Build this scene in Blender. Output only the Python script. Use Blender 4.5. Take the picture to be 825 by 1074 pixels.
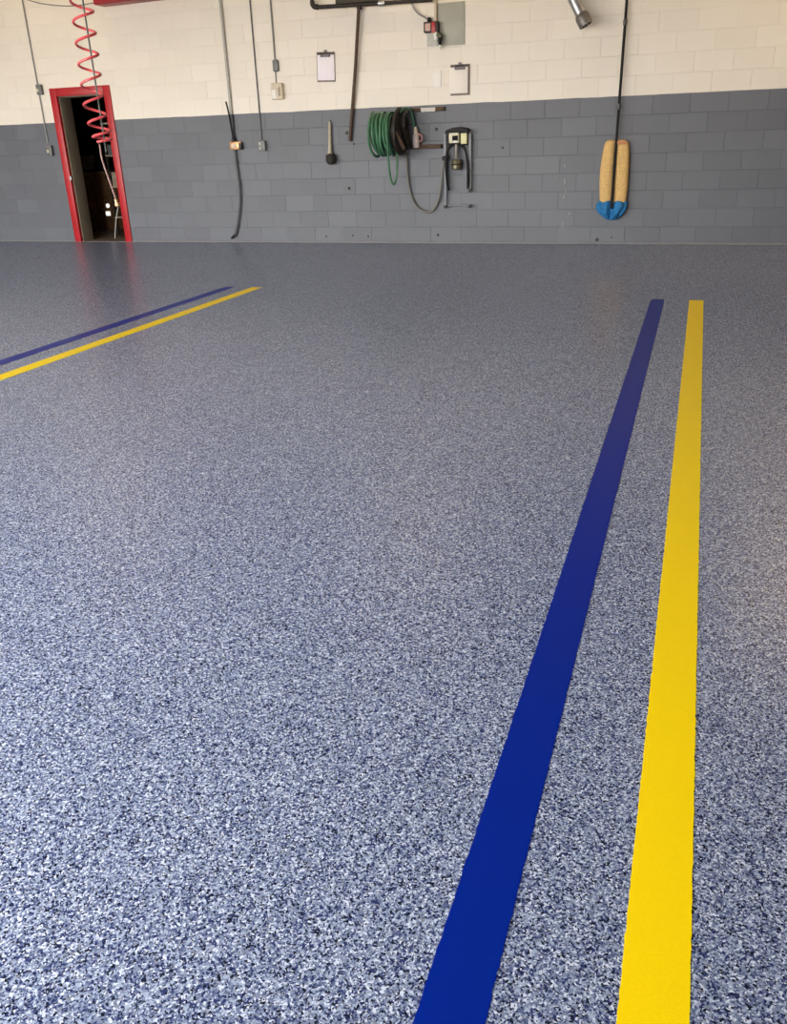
import bpy, bmesh, math, random
from mathutils import Vector, Matrix

random.seed(7)
for o in list(bpy.data.objects):
    bpy.data.objects.remove(o, do_unlink=True)
scene = bpy.context.scene
C = scene.collection

# ------------------------------------------------------------------ camera
H = 1.26                                   # eye height (m); concrete block courses of 0.2032 m fix the scale
FPX = 892.37                               # focal length in pixels of the 825 x 1074 frame
R = Matrix(((0.94635123, -0.10142547, 0.30680976),
            (0.32154711, 0.38972477, -0.86297281),
            (-0.03204394, 0.91532917, 0.40142958)))
cam = bpy.data.cameras.new('camera')
cam.sensor_fit = 'HORIZONTAL'
cam.sensor_width = 36.0
cam.lens = 36.0 * FPX / 825.0
cam.clip_start = 0.05
cam_o = bpy.data.objects.new('camera', cam)
C.objects.link(cam_o)
m4 = R.to_4x4()
m4.translation = (0, 0, H)
cam_o.matrix_world = m4
scene.camera = cam_o

# ------------------------------------------------------------------ sky, daylight openings, exposure
SKY = 9.0
world = bpy.data.worlds.new('sky')
scene.world = world
world.use_nodes = True
bg = world.node_tree.nodes['Background']
bg.inputs[0].default_value = (1.0, 0.975, 0.95, 1)
bg.inputs[1].default_value = SKY

YF = -1.4                                  # front wall with the open bay doors
OPEN_H = 3.3
OPENINGS = [(-15.2, -11.4), (-10.9, -7.1), (-6.3, -1.2)]
for a, b in OPENINGS:                      # sampling portals in the open bay doors
    l = bpy.data.lights.new('bay_door_daylight', 'AREA')
    l.shape = 'RECTANGLE'
    l.size = b - a
    l.size_y = OPEN_H
    l.cycles.is_portal = True
    lo = bpy.data.objects.new('bay_door_daylight', l)
    C.objects.link(lo)
    lo.location = ((a + b) / 2, YF, OPEN_H / 2)
    lo.rotation_euler = (math.pi / 2, 0, 0)

scene.view_settings.view_transform = 'Standard'
scene.view_settings.look = 'None'
scene.view_settings.gamma = 1.0
scene.view_settings.use_curve_mapping = False
scene.view_settings.exposure = 0.98
ADDED_LAMP_W = (20.0, 5.0, 5.0)  # power of the added, unseen ceiling lamps that warm the back wall

# ------------------------------------------------------------------ geometry of the place
D = 8.7915 * H                             # back wall
CEIL = 4.5
XL, XR = -15.6, 3.2
COURSE, UNIT = 0.2032, 0.4064
PAINT = 8 * COURSE


def ray(px, py):
    return R @ Vector((px - 412.5, -(py - 537.0), -FPX))


def PW(px, py, off=0.0):
    """point on the plane `off` metres in front of the back wall"""
    r = ray(px, py)
    return r * ((D - off) / r.y) + Vector((0, 0, H))


def PY(px, py, y):
    r = ray(px, py)
    return r * (y / r.y) + Vector((0, 0, H))


# ------------------------------------------------------------------ materials
def new_mat(name):
    m = bpy.data.materials.new(name)
    m.use_nodes = True
    nt = m.node_tree
    return m, nt, nt.nodes, nt.links, nt.nodes['Principled BSDF']


MATS = {}


def pm(name, col, rough=0.5, metal=0.0, var=0.12, scale=30.0, bump=0.0, emit=0.0, ior=1.5):
    """plain procedural material: base colour varied by noise"""
    if name in MATS:
        return MATS[name]
    m, nt, N, L, b = new_mat(name)
    tc = N.new('ShaderNodeTexCoord')
    nz = N.new('ShaderNodeTexNoise')
    nz.inputs['Scale'].default_value = scale
    nz.inputs['Detail'].default_value = 4
    L.new(tc.outputs['Object'], nz.inputs['Vector'])
    rp = N.new('ShaderNodeValToRGB')
    rp.color_ramp.elements[0].position = 0.3
    rp.color_ramp.elements[1].position = 0.7
    rp.color_ramp.elements[0].color = tuple(max(0, c * (1 - var)) for c in col) + (1,)
    rp.color_ramp.elements[1].color = tuple(min(1, c * (1 + var)) for c in col) + (1,)
    L.new(nz.outputs['Fac'], rp.inputs['Fac'])
    L.new(rp.outputs['Color'], b.inputs['Base Color'])
    b.inputs['Roughness'].default_value = rough
    b.inputs['Metallic'].default_value = metal
    b.inputs['IOR'].default_value = ior
    if bump:
        bp = N.new('ShaderNodeBump')
        bp.inputs['Strength'].default_value = bump
        bp.inputs['Distance'].default_value = 0.005
        L.new(nz.outputs['Fac'], bp.inputs['Height'])
        L.new(bp.outputs['Normal'], b.inputs['Normal'])
    if emit:
        b.inputs['Emission Color'].default_value = col + (1,)
        b.inputs['Emission Strength'].default_value = emit
    MATS[name] = m
    return m


def floor_mat():
    m, nt, N, L, b = new_mat('flake_floor')
    tc = N.new('ShaderNodeTexCoord')
    # slightly distort the coordinates so the flakes are ragged
    nz = N.new('ShaderNodeTexNoise')
    nz.inputs['Scale'].default_value = 120
    nz.inputs['Detail'].default_value = 2
    L.new(tc.outputs['Object'], nz.inputs['Vector'])
    ma = N.new('ShaderNodeVectorMath')
    ma.operation = 'MULTIPLY_ADD'
    ma.inputs[1].default_value = (0.006, 0.006, 0)
    L.new(nz.outputs['Color'], ma.inputs[0])
    L.new(tc.outputs['Object'], ma.inputs[2])
    v = N.new('ShaderNodeTexVoronoi')
    v.voronoi_dimensions = '2D'
    v.inputs['Scale'].default_value = 225
    L.new(ma.outputs[0], v.inputs['Vector'])
    v2 = N.new('ShaderNodeTexVoronoi')
    v2.voronoi_dimensions = '2D'
    v2.inputs['Scale'].default_value = 390
    L.new(ma.outputs[0], v2.inputs['Vector'])
    s1 = N.new('ShaderNodeSeparateColor')
    L.new(v.outputs['Color'], s1.inputs[0])
    s2 = N.new('ShaderNodeSeparateColor')
    L.new(v2.outputs['Color'], s2.inputs[0])

    def ramp(stops):
        r = N.new('ShaderNodeValToRGB')
        r.color_ramp.interpolation = 'CONSTANT'
        e = r.color_ramp.elements
        e[0].position = 0
        e[0].color = stops[0][1] + (1,)
        e[1].position = stops[1][0]
        e[1].color = stops[1][1] + (1,)
        for p, c in stops[2:]:
            q = e.new(p)
            q.color = c + (1,)
        return r
    stops = [(0, (0.009, 0.011, 0.026)), (0.14, (0.026, 0.038, 0.13)), (0.28, (0.095, 0.125, 0.24)),
             (0.44, (0.19, 0.235, 0.355)), (0.64, (0.325, 0.39, 0.54)), (0.84, (0.59, 0.65, 0.77)), (0.96, (0.20, 0.22, 0.28))]
    r1 = ramp(stops)
    r2 = ramp(stops)
    L.new(s1.outputs[0], r1.inputs['Fac'])
    L.new(s2.outputs[1], r2.inputs['Fac'])
    gt = N.new('ShaderNodeMath')
    gt.operation = 'GREATER_THAN'
    gt.inputs[1].default_value = 0.62
    L.new(s2.outputs[0], gt.inputs[0])
    mx = N.new('ShaderNodeMix')
    mx.data_type = 'RGBA'
    L.new(gt.outputs[0], mx.inputs['Factor'])
    L.new(r1.outputs['Color'], mx.inputs['A'])
    L.new(r2.outputs['Color'], mx.inputs['B'])
    L.new(mx.outputs['Result'], b.inputs['Base Color'])
    b.inputs['Roughness'].default_value = 0.27
    b.inputs['IOR'].default_value = 1.30
    bp = N.new('ShaderNodeBump')
    bp.inputs['Strength'].default_value = 0.15
    bp.inputs['Distance'].default_value = 0.0005
    L.new(s1.outputs[2], bp.inputs['Height'])
    L.new(bp.outputs['Normal'], b.inputs['Normal'])
    return m


def wall_mat(name='two_tone_wall_paint'):
    m, nt, N, L, b = new_mat(name)
    geo = N.new('ShaderNodeNewGeometry')
    sx = N.new('ShaderNodeSeparateXYZ')
    L.new(geo.outputs['Position'], sx.inputs[0])
    nz = N.new('ShaderNodeTexNoise')
    nz.inputs['Scale'].default_value = 3.0
    nz.inputs['Detail'].default_value = 3
    L.new(geo.outputs['Position'], nz.inputs['Vector'])
    wob = N.new('ShaderNodeMath')
    wob.operation = 'MULTIPLY_ADD'
    wob.inputs[1].default_value = 0.016
    L.new(nz.outputs['Fac'], wob.inputs[0])
    L.new(sx.outputs['Z'], wob.inputs[2])
    gt = N.new('ShaderNodeMath')
    gt.operation = 'GREATER_THAN'
    gt.inputs[1].default_value = PAINT + 0.006
    L.new(wob.outputs[0], gt.inputs[0])
    # block to block tone
    oi = N.new('ShaderNodeObjectInfo')
    ad = N.new('ShaderNodeMath')
    ad.operation = 'ADD'
    L.new(oi.outputs['Random'], ad.inputs[0])
    L.new(geo.outputs['Random Per Island'], ad.inputs[1])
    fr = N.new('ShaderNodeMath')
    fr.operation = 'FRACT'
    L.new(ad.outputs[0], fr.inputs[0])
    # grime / worn patches
    n2 = N.new('ShaderNodeTexNoise')
    n2.inputs['Scale'].default_value = 1.3
    n2.inputs['Detail'].default_value = 6
    n2.inputs['Roughness'].default_value = 0.65
    L.new(geo.outputs['Position'], n2.inputs['Vector'])
    mixv = N.new('ShaderNodeMath')
    mixv.operation = 'MULTIPLY_ADD'
    mixv.inputs[1].default_value = 0.45
    L.new(fr.outputs[0], mixv.inputs[0])
    hf = N.new('ShaderNodeMath')
    hf.operation = 'MULTIPLY'
    hf.inputs[1].default_value = 0.55
    L.new(n2.outputs['Fac'], hf.inputs[0])
    L.new(hf.outputs[0], mixv.inputs[2])

    def ramp(c0, c1):
        r = N.new('ShaderNodeValToRGB')
        r.color_ramp.elements[0].position = 0.15
        r.color_ramp.elements[1].position = 0.85
        r.color_ramp.elements[0].color = c0 + (1,)
        r.color_ramp.elements[1].color = c1 + (1,)
        L.new(mixv.outputs[0], r.inputs['Fac'])
        return r
    g = ramp((0.092, 0.099, 0.114), (0.121, 0.130, 0.148))
    c = ramp((0.735, 0.68, 0.585), (0.79, 0.735, 0.64))
    mx = N.new('ShaderNodeMix')
    mx.data_type = 'RGBA'
    L.new(gt.outputs[0], mx.inputs['Factor'])
    L.new(g.outputs['Color'], mx.inputs['A'])
    L.new(c.outputs['Color'], mx.inputs['B'])
    L.new(mx.outputs['Result'], b.inputs['Base Color'])
    b.inputs['Roughness'].default_value = 0.5
    n3 = N.new('ShaderNodeTexNoise')
    n3.inputs['Scale'].default_value = 90
    n3.inputs['Detail'].default_value = 3
    L.new(geo.outputs['Position'], n3.inputs['Vector'])
    bp = N.new('ShaderNodeBump')
    bp.inputs['Strength'].default_value = 0.3
    bp.inputs['Distance'].default_value = 0.003
    L.new(n3.outputs['Fac'], bp.inputs['Height'])
    L.new(bp.outputs['Normal'], b.inputs['Normal'])
    return m


M_FLOOR = floor_mat()
M_WALL = wall_mat()
M_CEIL = pm('ceiling_paint', (0.30, 0.27, 0.23), 0.8, var=0.05, scale=4)
M_RED = pm('red_gloss_paint', (0.40, 0.009, 0.014), 0.4, var=0.12, scale=8)
M_RED2 = pm('red_enamel', (0.34, 0.005, 0.010), 0.4, var=0.1, scale=8)
M_OLIVE = pm('olive_reveal_paint', (0.20, 0.165, 0.115), 0.6, var=0.1, scale=6)
M_BLACK = pm('black_rubber', (0.006, 0.006, 0.007), 0.6, ior=1.35)
M_DARK = pm('dark_iron', (0.028, 0.022, 0.018), 0.55, 0.3, var=0.35)
M_RUST = pm('rusty_iron', (0.085, 0.050, 0.030), 0.7, 0.2, var=0.4, scale=45)
M_GREY = pm('grey_conduit', (0.23, 0.23, 0.22), 0.45, 0.3)
M_PALE = pm('pale_conduit', (0.42, 0.41, 0.37), 0.5)
M_STEEL = pm('galvanised_steel', (0.45, 0.46, 0.47), 0.35, 0.8)
M_BOXG = pm('box_grey', (0.15, 0.155, 0.15), 0.5, 0.3)
M_CREAM = pm('cream_plastic', (0.62, 0.54, 0.40), 0.45)
M_WHITE = pm('white_plastic', (0.80, 0.78, 0.72), 0.45, var=0.03)
M_BRASS = pm('brass', (0.46, 0.26, 0.13), 0.35, 0.7, var=0.3)
M_PAPER = pm('paper', (0.86, 0.80, 0.84), 0.7, var=0.02)
M_BOARD = pm('clipboard_board', (0.20, 0.15, 0.12), 0.6)
M_CLIP = pm('clip_metal', (0.06, 0.05, 0.05), 0.35, 0.6)
M_GREEN = pm('green_hose', (0.055, 0.165, 0.085), 0.45, var=0.3, scale=12)
M_HOSEG = pm('grey_hose', (0.17, 0.165, 0.145), 0.5)
M_COIL = pm('red_coil_hose', (0.56, 0.07, 0.075), 0.35, var=0.1)
M_PINK = pm('clear_pinkish_hose', (0.24, 0.14, 0.12), 0.35)
M_YEL = pm('yellow_pile_fabric', (0.66, 0.43, 0.165), 0.9, var=0.18, scale=60, bump=0.8)
M_BLUEF = pm('blue_fabric', (0.012, 0.15, 0.36), 0.8, var=0.35, scale=40, bump=0.8)
M_BRIST = pm('dark_bristles', (0.022, 0.02, 0.015), 0.8, var=0.5, scale=80)
M_WOODH = pm('bare_wood_handle', (0.42, 0.37, 0.27), 0.6, var=0.2, scale=20)
M_RAIL = pm('painted_rail', (0.20, 0.21, 0.23), 0.45)
M_PLATE = pm('grey_green_plate', (0.33, 0.33, 0.28), 0.5, 0.1, var=0.08, scale=6)
M_BLUE = pm('blue_line_paint', (0.001, 0.017, 0.25), 0.36, var=0.04, scale=200, bump=0.07, ior=1.17)
M_YLINE = pm('yellow_line_paint', (0.95, 0.68, 0.004), 0.38, var=0.02, scale=200, bump=0.07, ior=1.17)
M_BROWN = pm('dark_brown_wood', (0.30, 0.155, 0.07), 0.5, var=0.35, scale=9)
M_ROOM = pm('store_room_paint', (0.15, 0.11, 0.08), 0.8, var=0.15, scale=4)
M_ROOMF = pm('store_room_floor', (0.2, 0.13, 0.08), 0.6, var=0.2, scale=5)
M_CARD = pm('brown_card', (0.36, 0.29, 0.22), 0.8)
M_GLOW = pm('glow_white', (1.0, 0.98, 0.93), 0.4, var=0.0, emit=0.5)
M_APRON = pm('concrete_apron', (0.36, 0.30, 0.22), 0.9, var=0.12, scale=1.5)
M_TUBE = pm('added_lamp_tube', (1.0, 0.80, 0.55), 0.4, var=0.0, emit=3.0)


# ------------------------------------------------------------------ mesh helpers
def mesh_obj(name, bm, mat, parent=None, smooth=True, loc=None):
    me = bpy.data.meshes.new(name)
    bmesh.ops.recalc_face_normals(bm, faces=bm.faces[:])
    bm.to_mesh(me)
    bm.free()
    me.materials.append(mat)
    if smooth:
        for p in me.polygons:
            p.use_smooth = True
        try:
            me.set_sharp_from_angle(angle=math.radians(38))
        except Exception:
            pass
    o = bpy.data.objects.new(name, me)
    C.objects.link(o)
    if parent is not None:
        o.parent = parent
        o.matrix_parent_inverse = parent.matrix_world.inverted()
    if loc is not None:
        o.location = loc
    return o


def recenter(o):
    """move the origin to the base centre of the bounding box"""
    vs = [v.co for v in o.data.vertices]
    c = Vector(((min(v.x for v in vs) + max(v.x for v in vs)) / 2, (min(v.y for v in vs) + max(v.y for v in vs)) / 2, min(v.z for v in vs)))
    o.data.transform(Matrix.Translation(-c))
    o.location = c
    return o


def tag(o, label, cat, group=None):
    o['label'] = label
    o['category'] = cat
    if group:
        o['group'] = group
    return o


def thing(name, label, cat, loc, group=None):
    o = bpy.data.objects.new(name, None)
    o.empty_display_size = 0.1
    C.objects.link(o)
    o.location = loc
    o.matrix_world = Matrix.Translation(loc)
    return tag(o, label, cat, group)


def struct(name, bm, mat, parent=None, smooth=False):
    o = mesh_obj(name, bm, mat, parent, smooth)
    if parent is None:
        o['kind'] = 'structure'
    return o


def add_box(bm, x0, x1, y0, y1, z0, z1, bev=0.0, mtx=None):
    r = bmesh.ops.create_cube(bm, size=1)
    vs = r['verts']
    bmesh.ops.scale(bm, vec=(x1 - x0, y1 - y0, z1 - z0), verts=vs)
    bmesh.ops.translate(bm, vec=((x0 + x1) / 2, (y0 + y1) / 2, (z0 + z1) / 2), verts=vs)
    if bev:
        es = {e for v in vs for e in v.link_edges}
        rr = bmesh.ops.bevel(bm, geom=list(es), offset=bev, segments=2, affect='EDGES', profile=0.5)
        vs = rr['verts']
    if mtx is not None:
        bmesh.ops.transform(bm, matrix=mtx, verts=list({v for v in vs}))
    return vs


def box(name, x0, x1, y0, y1, z0, z1, mat, parent=None, bev=0.0, mtx=None):
    bm = bmesh.new()
    add_box(bm, x0, x1, y0, y1, z0, z1, bev)
    if mtx is not None:
        bmesh.ops.transform(bm, matrix=mtx, verts=bm.verts[:])
    return mesh_obj(name, bm, mat, parent)


def rbox(name, px0, px1, py0, py1, off0, off1, mat, parent=None, bev=0.004, lean=0.0):
    """box whose front outline covers the given pixels on the plane off1 before the wall; upright along z"""
    a = PW((px0 + px1) / 2, py0, off1)
    b = PW((px0 + px1) / 2, py1, off1)
    l = PW(px0, (py0 + py1) / 2, off1)
    r = PW(px1, (py0 + py1) / 2, off1)
    cx, cz = (l.x + r.x) / 2, (a.z + b.z) / 2
    w, h = r.x - l.x, a.z - b.z
    mtx = None
    if lean:
        mtx = Matrix.Translation((cx, 0, cz)) @ Matrix.Rotation(lean, 4, 'Y') @ Matrix.Translation((-cx, 0, -cz))
    return box(name, cx - w / 2, cx + w / 2, D - off1, D - off0, cz - h / 2, cz + h / 2, mat, parent, bev, mtx)


def spline(pts, n=8):
    pts = [Vector(p) for p in pts]
    if len(pts) < 3:
        return pts
    out = []
    P = [pts[0] * 2 - pts[1]] + pts + [pts[-1] * 2 - pts[-2]]
    for i in range(1, len(P) - 2):
        p0, p1, p2, p3 = P[i - 1:i + 3]
        for k in range(n):
            t = k / n
            out.append(0.5 * ((2 * p1) + (-p0 + p2) * t + (2 * p0 - 5 * p1 + 4 * p2 - p3) * t * t + (-p0 + 3 * p1 - 3 * p2 + p3) * t ** 3))
    out.append(pts[-1])
    return out


def add_tube(bm, pts, rad, seg=8, cap=True):
    pts = [Vector(p) for p in pts]
    n = len(pts)
    rads = rad if isinstance(rad, (list, tuple)) else [rad] * n
    rings = []
    t0 = (pts[1] - pts[0]).normalized()
    up = Vector((0, 0, 1)) if abs(t0.z) < 0.9 else Vector((1, 0, 0))
    nrm = (up - t0 * up.dot(t0)).normalized()
    for i in range(n):
        t = (pts[min(i + 1, n - 1)] - pts[max(i - 1, 0)]).normalized()
        nrm = (nrm - t * nrm.dot(t)).normalized()
        bi = t.cross(nrm)
        rings.append([bm.verts.new(pts[i] + (nrm * math.cos(a) + bi * math.sin(a)) * rads[i])
                      for a in (2 * math.pi * k / seg for k in range(seg))])
    for i in range(n - 1):
        for k in range(seg):
            bm.faces.new((rings[i][k], rings[i][(k + 1) % seg], rings[i + 1][(k + 1) % seg], rings[i + 1][k]))
    if cap:
        bm.faces.new(rings[0])
        bm.faces.new(rings[-1])


def tube(name, pts, rad, mat, parent=None, seg=8, smooth_n=0):
    bm = bmesh.new()
    add_tube(bm, spline(pts, smooth_n) if smooth_n else pts, rad, seg)
    return mesh_obj(name, bm, mat, parent)


def add_lathe(bm, prof, origin, axis, seg=20):
    """prof: list of (radius, distance along axis)"""
    axis = Vector(axis).normalized()
    up = Vector((0, 0, 1)) if abs(axis.z) < 0.9 else Vector((1, 0, 0))
    u = (up - axis * up.dot(axis)).normalized()
    w = axis.cross(u)
    o = Vector(origin)
    rings = []
    for r, d in prof:
        if r < 1e-6:
            rings.append([bm.verts.new(o + axis * d)])
        else:
            rings.append([bm.verts.new(o + axis * d + (u * math.cos(a) + w * math.sin(a)) * r)
                          for a in (2 * math.pi * k / seg for k in range(seg))])
    for A, B in zip(rings, rings[1:]):
        for k in range(seg):
            if len(A) == 1 and len(B) == 1:
                continue
            if len(A) == 1:
                bm.faces.new((A[0], B[k], B[(k + 1) % seg]))
            elif len(B) == 1:
                bm.faces.new((A[k], A[(k + 1) % seg], B[0]))
            else:
                bm.faces.new((A[k], A[(k + 1) % seg], B[(k + 1) % seg], B[k]))


def lathe(name, prof, origin, axis, mat, parent=None, seg=20):
    bm = bmesh.new()
    add_lathe(bm, prof, origin, axis, seg)
    return mesh_obj(name, bm, mat, parent)


# ================================================================== THE SETTING
bm = bmesh.new()
add_box(bm, XL - 0.2, XR + 0.2, YF - 0.3, D + 0.004, -0.12, 0.0)
struct('floor', bm, M_FLOOR)

bm = bmesh.new()
add_box(bm, -60, 60, -90, YF - 0.3, -0.2, -0.03)
struct('ground', bm, M_APRON)

bm = bmesh.new()
add_box(bm, XL - 0.2, XR + 0.2, YF - 0.3, D + 0.3, CEIL, CEIL + 0.2)
struct('ceiling', bm, M_CEIL)
bm = bmesh.new()
add_box(bm, XL - 0.2, XL, YF - 0.3, D + 0.2, 0, CEIL)
struct('wall_left', bm, M_WALL)
bm = bmesh.new()
add_box(bm, XR, XR + 0.2, YF - 0.3, D + 0.2, 0, CEIL)
struct('wall_right', bm, M_WALL)
bm = bmesh.new()
edges = [XL] + [v for ab in OPENINGS for v in ab] + [XR]
for i in range(0, len(edges), 2):
    add_box(bm, edges[i], edges[i + 1], YF - 0.3, YF, 0, OPEN_H)
add_box(bm, XL, XR, YF - 0.3, YF, OPEN_H, CEIL)
struct('wall_front', bm, M_WALL)

# ---- doorway rectangle on the back wall
DX0 = (PW(52.8, 92).x + PW(79, 253).x) / 2        # outside of the red casing
DX1 = (PW(116, 90).x + PW(138, 253).x) / 2
DZ1 = (PW(52.8, 92).z + PW(116, 90).z) / 2
CAS = 0.105
OX0, OX1, OZ1 = DX0 + CAS, DX1 - CAS, DZ1 - CAS
HX0, HX1, HZ1 = DX0 + 0.03, DX1 - 0.03, DZ1 - 0.03  # hole in the blockwork

# ---- back wall: backing slab (mortar) + every block
bm = bmesh.new()
add_box(bm, XL, HX0, D + 0.0008, D + 0.2, 0, CEIL)
add_box(bm, HX1, XR, D + 0.0008, D + 0.2, 0, CEIL)
add_box(bm, HX0, HX1, D + 0.0008, D + 0.2, HZ1, CEIL)
wall_back = struct('wall_back', bm, M_WALL)

J = 0.0045


def add_block(bm, w, h, bev=0.003):
    """front of one block: five faces with a chamfered front edge, front face at y = 0"""
    x, z = w / 2, h / 2
    a = [bm.verts.new((sx * x, 0.012, sz * z)) for sx, sz in ((-1, -1), (1, -1), (1, 1), (-1, 1))]
    b = [bm.verts.new((sx * x, bev * 0.8, sz * z)) for sx, sz in ((-1, -1), (1, -1), (1, 1), (-1, 1))]
    c = [bm.verts.new((sx * (x - bev), 0, sz * (z - bev))) for sx, sz in ((-1, -1), (1, -1), (1, 1), (-1, 1))]
    for k in range(4):
        n = (k + 1) % 4
        bm.faces.new((a[k], a[n], b[n], b[k]))
        bm.faces.new((b[k], b[n], c[n], c[k]))
    bm.faces.new(c)
    return a + b + c


def project(p):
    q = R.transposed() @ (p - Vector((0, 0, H)))
    if q.z > -0.01:
        return None
    return (412.5 + FPX * q.x / -q.z, 537 - FPX * q.y / -q.z)


blocks = []
PHASE = -0.650
for k in range(int(CEIL / COURSE) + 1):
    z0 = k * COURSE
    z1 = min(z0 + COURSE, CEIL)
    if z1 - z0 < 0.03:
        continue
    x = PHASE + (0 if k % 2 else UNIT / 2)
    x -= math.ceil((x - XL) / UNIT) * UNIT
    while x < XR:
        a, b = max(x, XL), min(x + UNIT, XR)
        x += UNIT
        if b - a < 0.04:
            continue
        pieces = []
        if b <= HX0 or a >= HX1 or z0 >= HZ1:
            pieces = [(a, b, z0, z1)]
        else:
            if a < HX0:
                pieces.append((a, HX0, z0, z1))
            if b > HX1:
                pieces.append((HX1, b, z0, z1))
            if z1 > HZ1:
                pieces.append((max(a, HX0), min(b, HX1), HZ1, z1))
        for q in pieces:
            if q[1] - q[0] > 0.025 and q[3] - q[2] > 0.025:
                blocks.append(q)


def shown(q):
    ps = [project(Vector((xx, D, zz))) for xx, zz in ((q[0], q[2]), (q[1], q[2]), (q[1], q[3]), (q[0], q[3]))]
    if any(p is None for p in ps):
        return 0
    u0, u1 = max(0, min(p[0] for p in ps)), min(825, max(p[0] for p in ps))
    v0, v1 = max(0, min(p[1] for p in ps)), min(1074, max(p[1] for p in ps))
    return max(0, u1 - u0) * max(0, v1 - v0)


blocks.sort(key=shown, reverse=True)
block_meshes = {}
bm_rest = bmesh.new()
rb = random.Random(3)
for i, (a, b, z0, z1) in enumerate(blocks):
    w, h = b - a - J, z1 - z0 - J
    proud = (rb.choice((0, 0, 0, 0.001, 0.002, 0.003)) + 0.001) * min(1.0, max(0.3, (a + 9) / 7))   # paint fills the joints towards the doorway
    rot = Matrix.Rotation(rb.gauss(0, 0.0035), 4, 'Z') @ Matrix.Rotation(rb.gauss(0, 0.006), 4, 'X') @ Matrix.Rotation(rb.gauss(0, 0.002), 4, 'Y')
    mtx = Matrix.Translation(((a + b) / 2, D - proud, (z0 + z1) / 2)) @ rot
    if i < 290 and shown((a, b, z0, z1)) > 0:
        key = (round(w, 3), round(h, 3))
        if key not in block_meshes:
            t = bmesh.new()
            add_block(t, w, h)
            bmesh.ops.recalc_face_normals(t, faces=t.faces[:])
            me = bpy.data.meshes.new('block')
            t.to_mesh(me)
            t.free()
            me.materials.append(M_WALL)
            block_meshes[key] = me
        o = bpy.data.objects.new('block', block_meshes[key])
        C.objects.link(o)
        o.parent = wall_back
        o.matrix_world = mtx
    else:
        vs = add_block(bm_rest, w, h)
        bmesh.ops.transform(bm_rest, matrix=mtx, verts=vs)
rest = mesh_obj('block_field', bm_rest, M_WALL, wall_back, smooth=False)
rest['kind'] = 'stuff'

# thin pale bead where the coating meets the wall
bm = bmesh.new()
for x0, x1 in ((XL, DX0), (DX1, XR)):
    add_box(bm, x0, x1, D - 0.018, D + 0.002, 0.0, 0.022, 0.006)
struct('baseboard_back', bm, pm('cove_bead', (0.16, 0.16, 0.165), 0.5))

# anchor bolts and plugs left in the blockwork
for px, py, r in ((457.5, 135.5, 0.022), (459, 246.5, 0.018), (363.5, 139.5, 0.022), (366, 197.5, 0.022), (370, 247, 0.014),
                  (386, 248, 0.014), (342, 248, 0.012), (371, 151, 0.014), (527, 155, 0.016), (626, 251.5, 0.024), (641, 249, 0.012)):
    p = PW(px, py)
    lathe('anchor_bolt', [(0, -0.02), (r, -0.02), (r, 0.0), (r * 0.8, 0.008), (r * 0.45, 0.008), (r * 0.45, 0.014), (0, 0.014)], p, (0, -1, 0), M_DARK, wall_back, 8)

# pale paint drips and scuffs on the grey paint
rd = random.Random(11)
M_DRIP = pm('pale_drip', (0.19, 0.195, 0.20), 0.5, var=0.2)
for px, py, w, h in ((592, 174, 0.016, 0.035), (592.5, 190, 0.020, 0.05), (593, 200, 0.012, 0.05), (591, 206, 0.018, 0.03), (597, 223.5, 0.022, 0.03), (590, 236, 0.015, 0.05), (584, 186, 0.010, 0.02)):
    p = PW(px, py)
    bm = bmesh.new()
    n = 10
    ring = []
    for k in range(n):
        a = 2 * math.pi * k / n
        f_ = rd.uniform(0.6, 1.1)
        ring.append((math.cos(a) * w * f_, math.sin(a) * h * f_))
    lo_ = [bm.verts.new((p.x + x, D + 0.002, p.z + z)) for x, z in ring]
    hi_ = [bm.verts.new((p.x + x * 0.8, D - 0.0055, p.z + z * 0.8)) for x, z in ring]
    bm.faces.new(hi_)
    for k in range(n):
        bm.faces.new((lo_[k], lo_[(k + 1) % n], hi_[(k + 1) % n], hi_[k]))
    mesh_obj('paint_drip', bm, M_DRIP, wall_back)

# ---- doorway: red casing, frame stops, olive reveal
bm = bmesh.new()
add_box(bm, DX0 + 0.002, DX1 - 0.002, D - 0.012, D + 0.26, -0.1, 0.004)
door = struct('door_1', bm, pm('worn_sill', (0.20, 0.17, 0.14), 0.6))
box('jamb_casing', DX0, OX0, D - 0.022, D + 0.03, 0.004, DZ1, M_RED, door, 0.004)
box('jamb_casing', OX1, DX1, D - 0.022, D + 0.03, 0.004, DZ1, M_RED, door, 0.004)
box('head_casing', OX0, OX1, D - 0.0225, D + 0.03, OZ1, DZ1, M_RED, door, 0.004)
box('reveal', HX0, OX0 + 0.012, D + 0.03, D + 0.27, 0.004, OZ1 + 0.03, M_OLIVE, door, 0.003)
box('reveal', OX1 - 0.012, HX1, D + 0.03, D + 0.27, 0.004, OZ1 + 0.03, M_OLIVE, door, 0.003)
box('head_reveal', OX0 + 0.012, OX1 - 0.012, D + 0.03, D + 0.27, OZ1 - 0.012, OZ1 + 0.03, M_OLIVE, door, 0.003)
zs = PW(74.5, 187).z
box('strike_plate', OX0 - 0.012, OX0 + 0.0135, D - 0.0245, D + 0.005, zs - 0.03, zs + 0.03, M_STEEL, door, 0.002)

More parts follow.
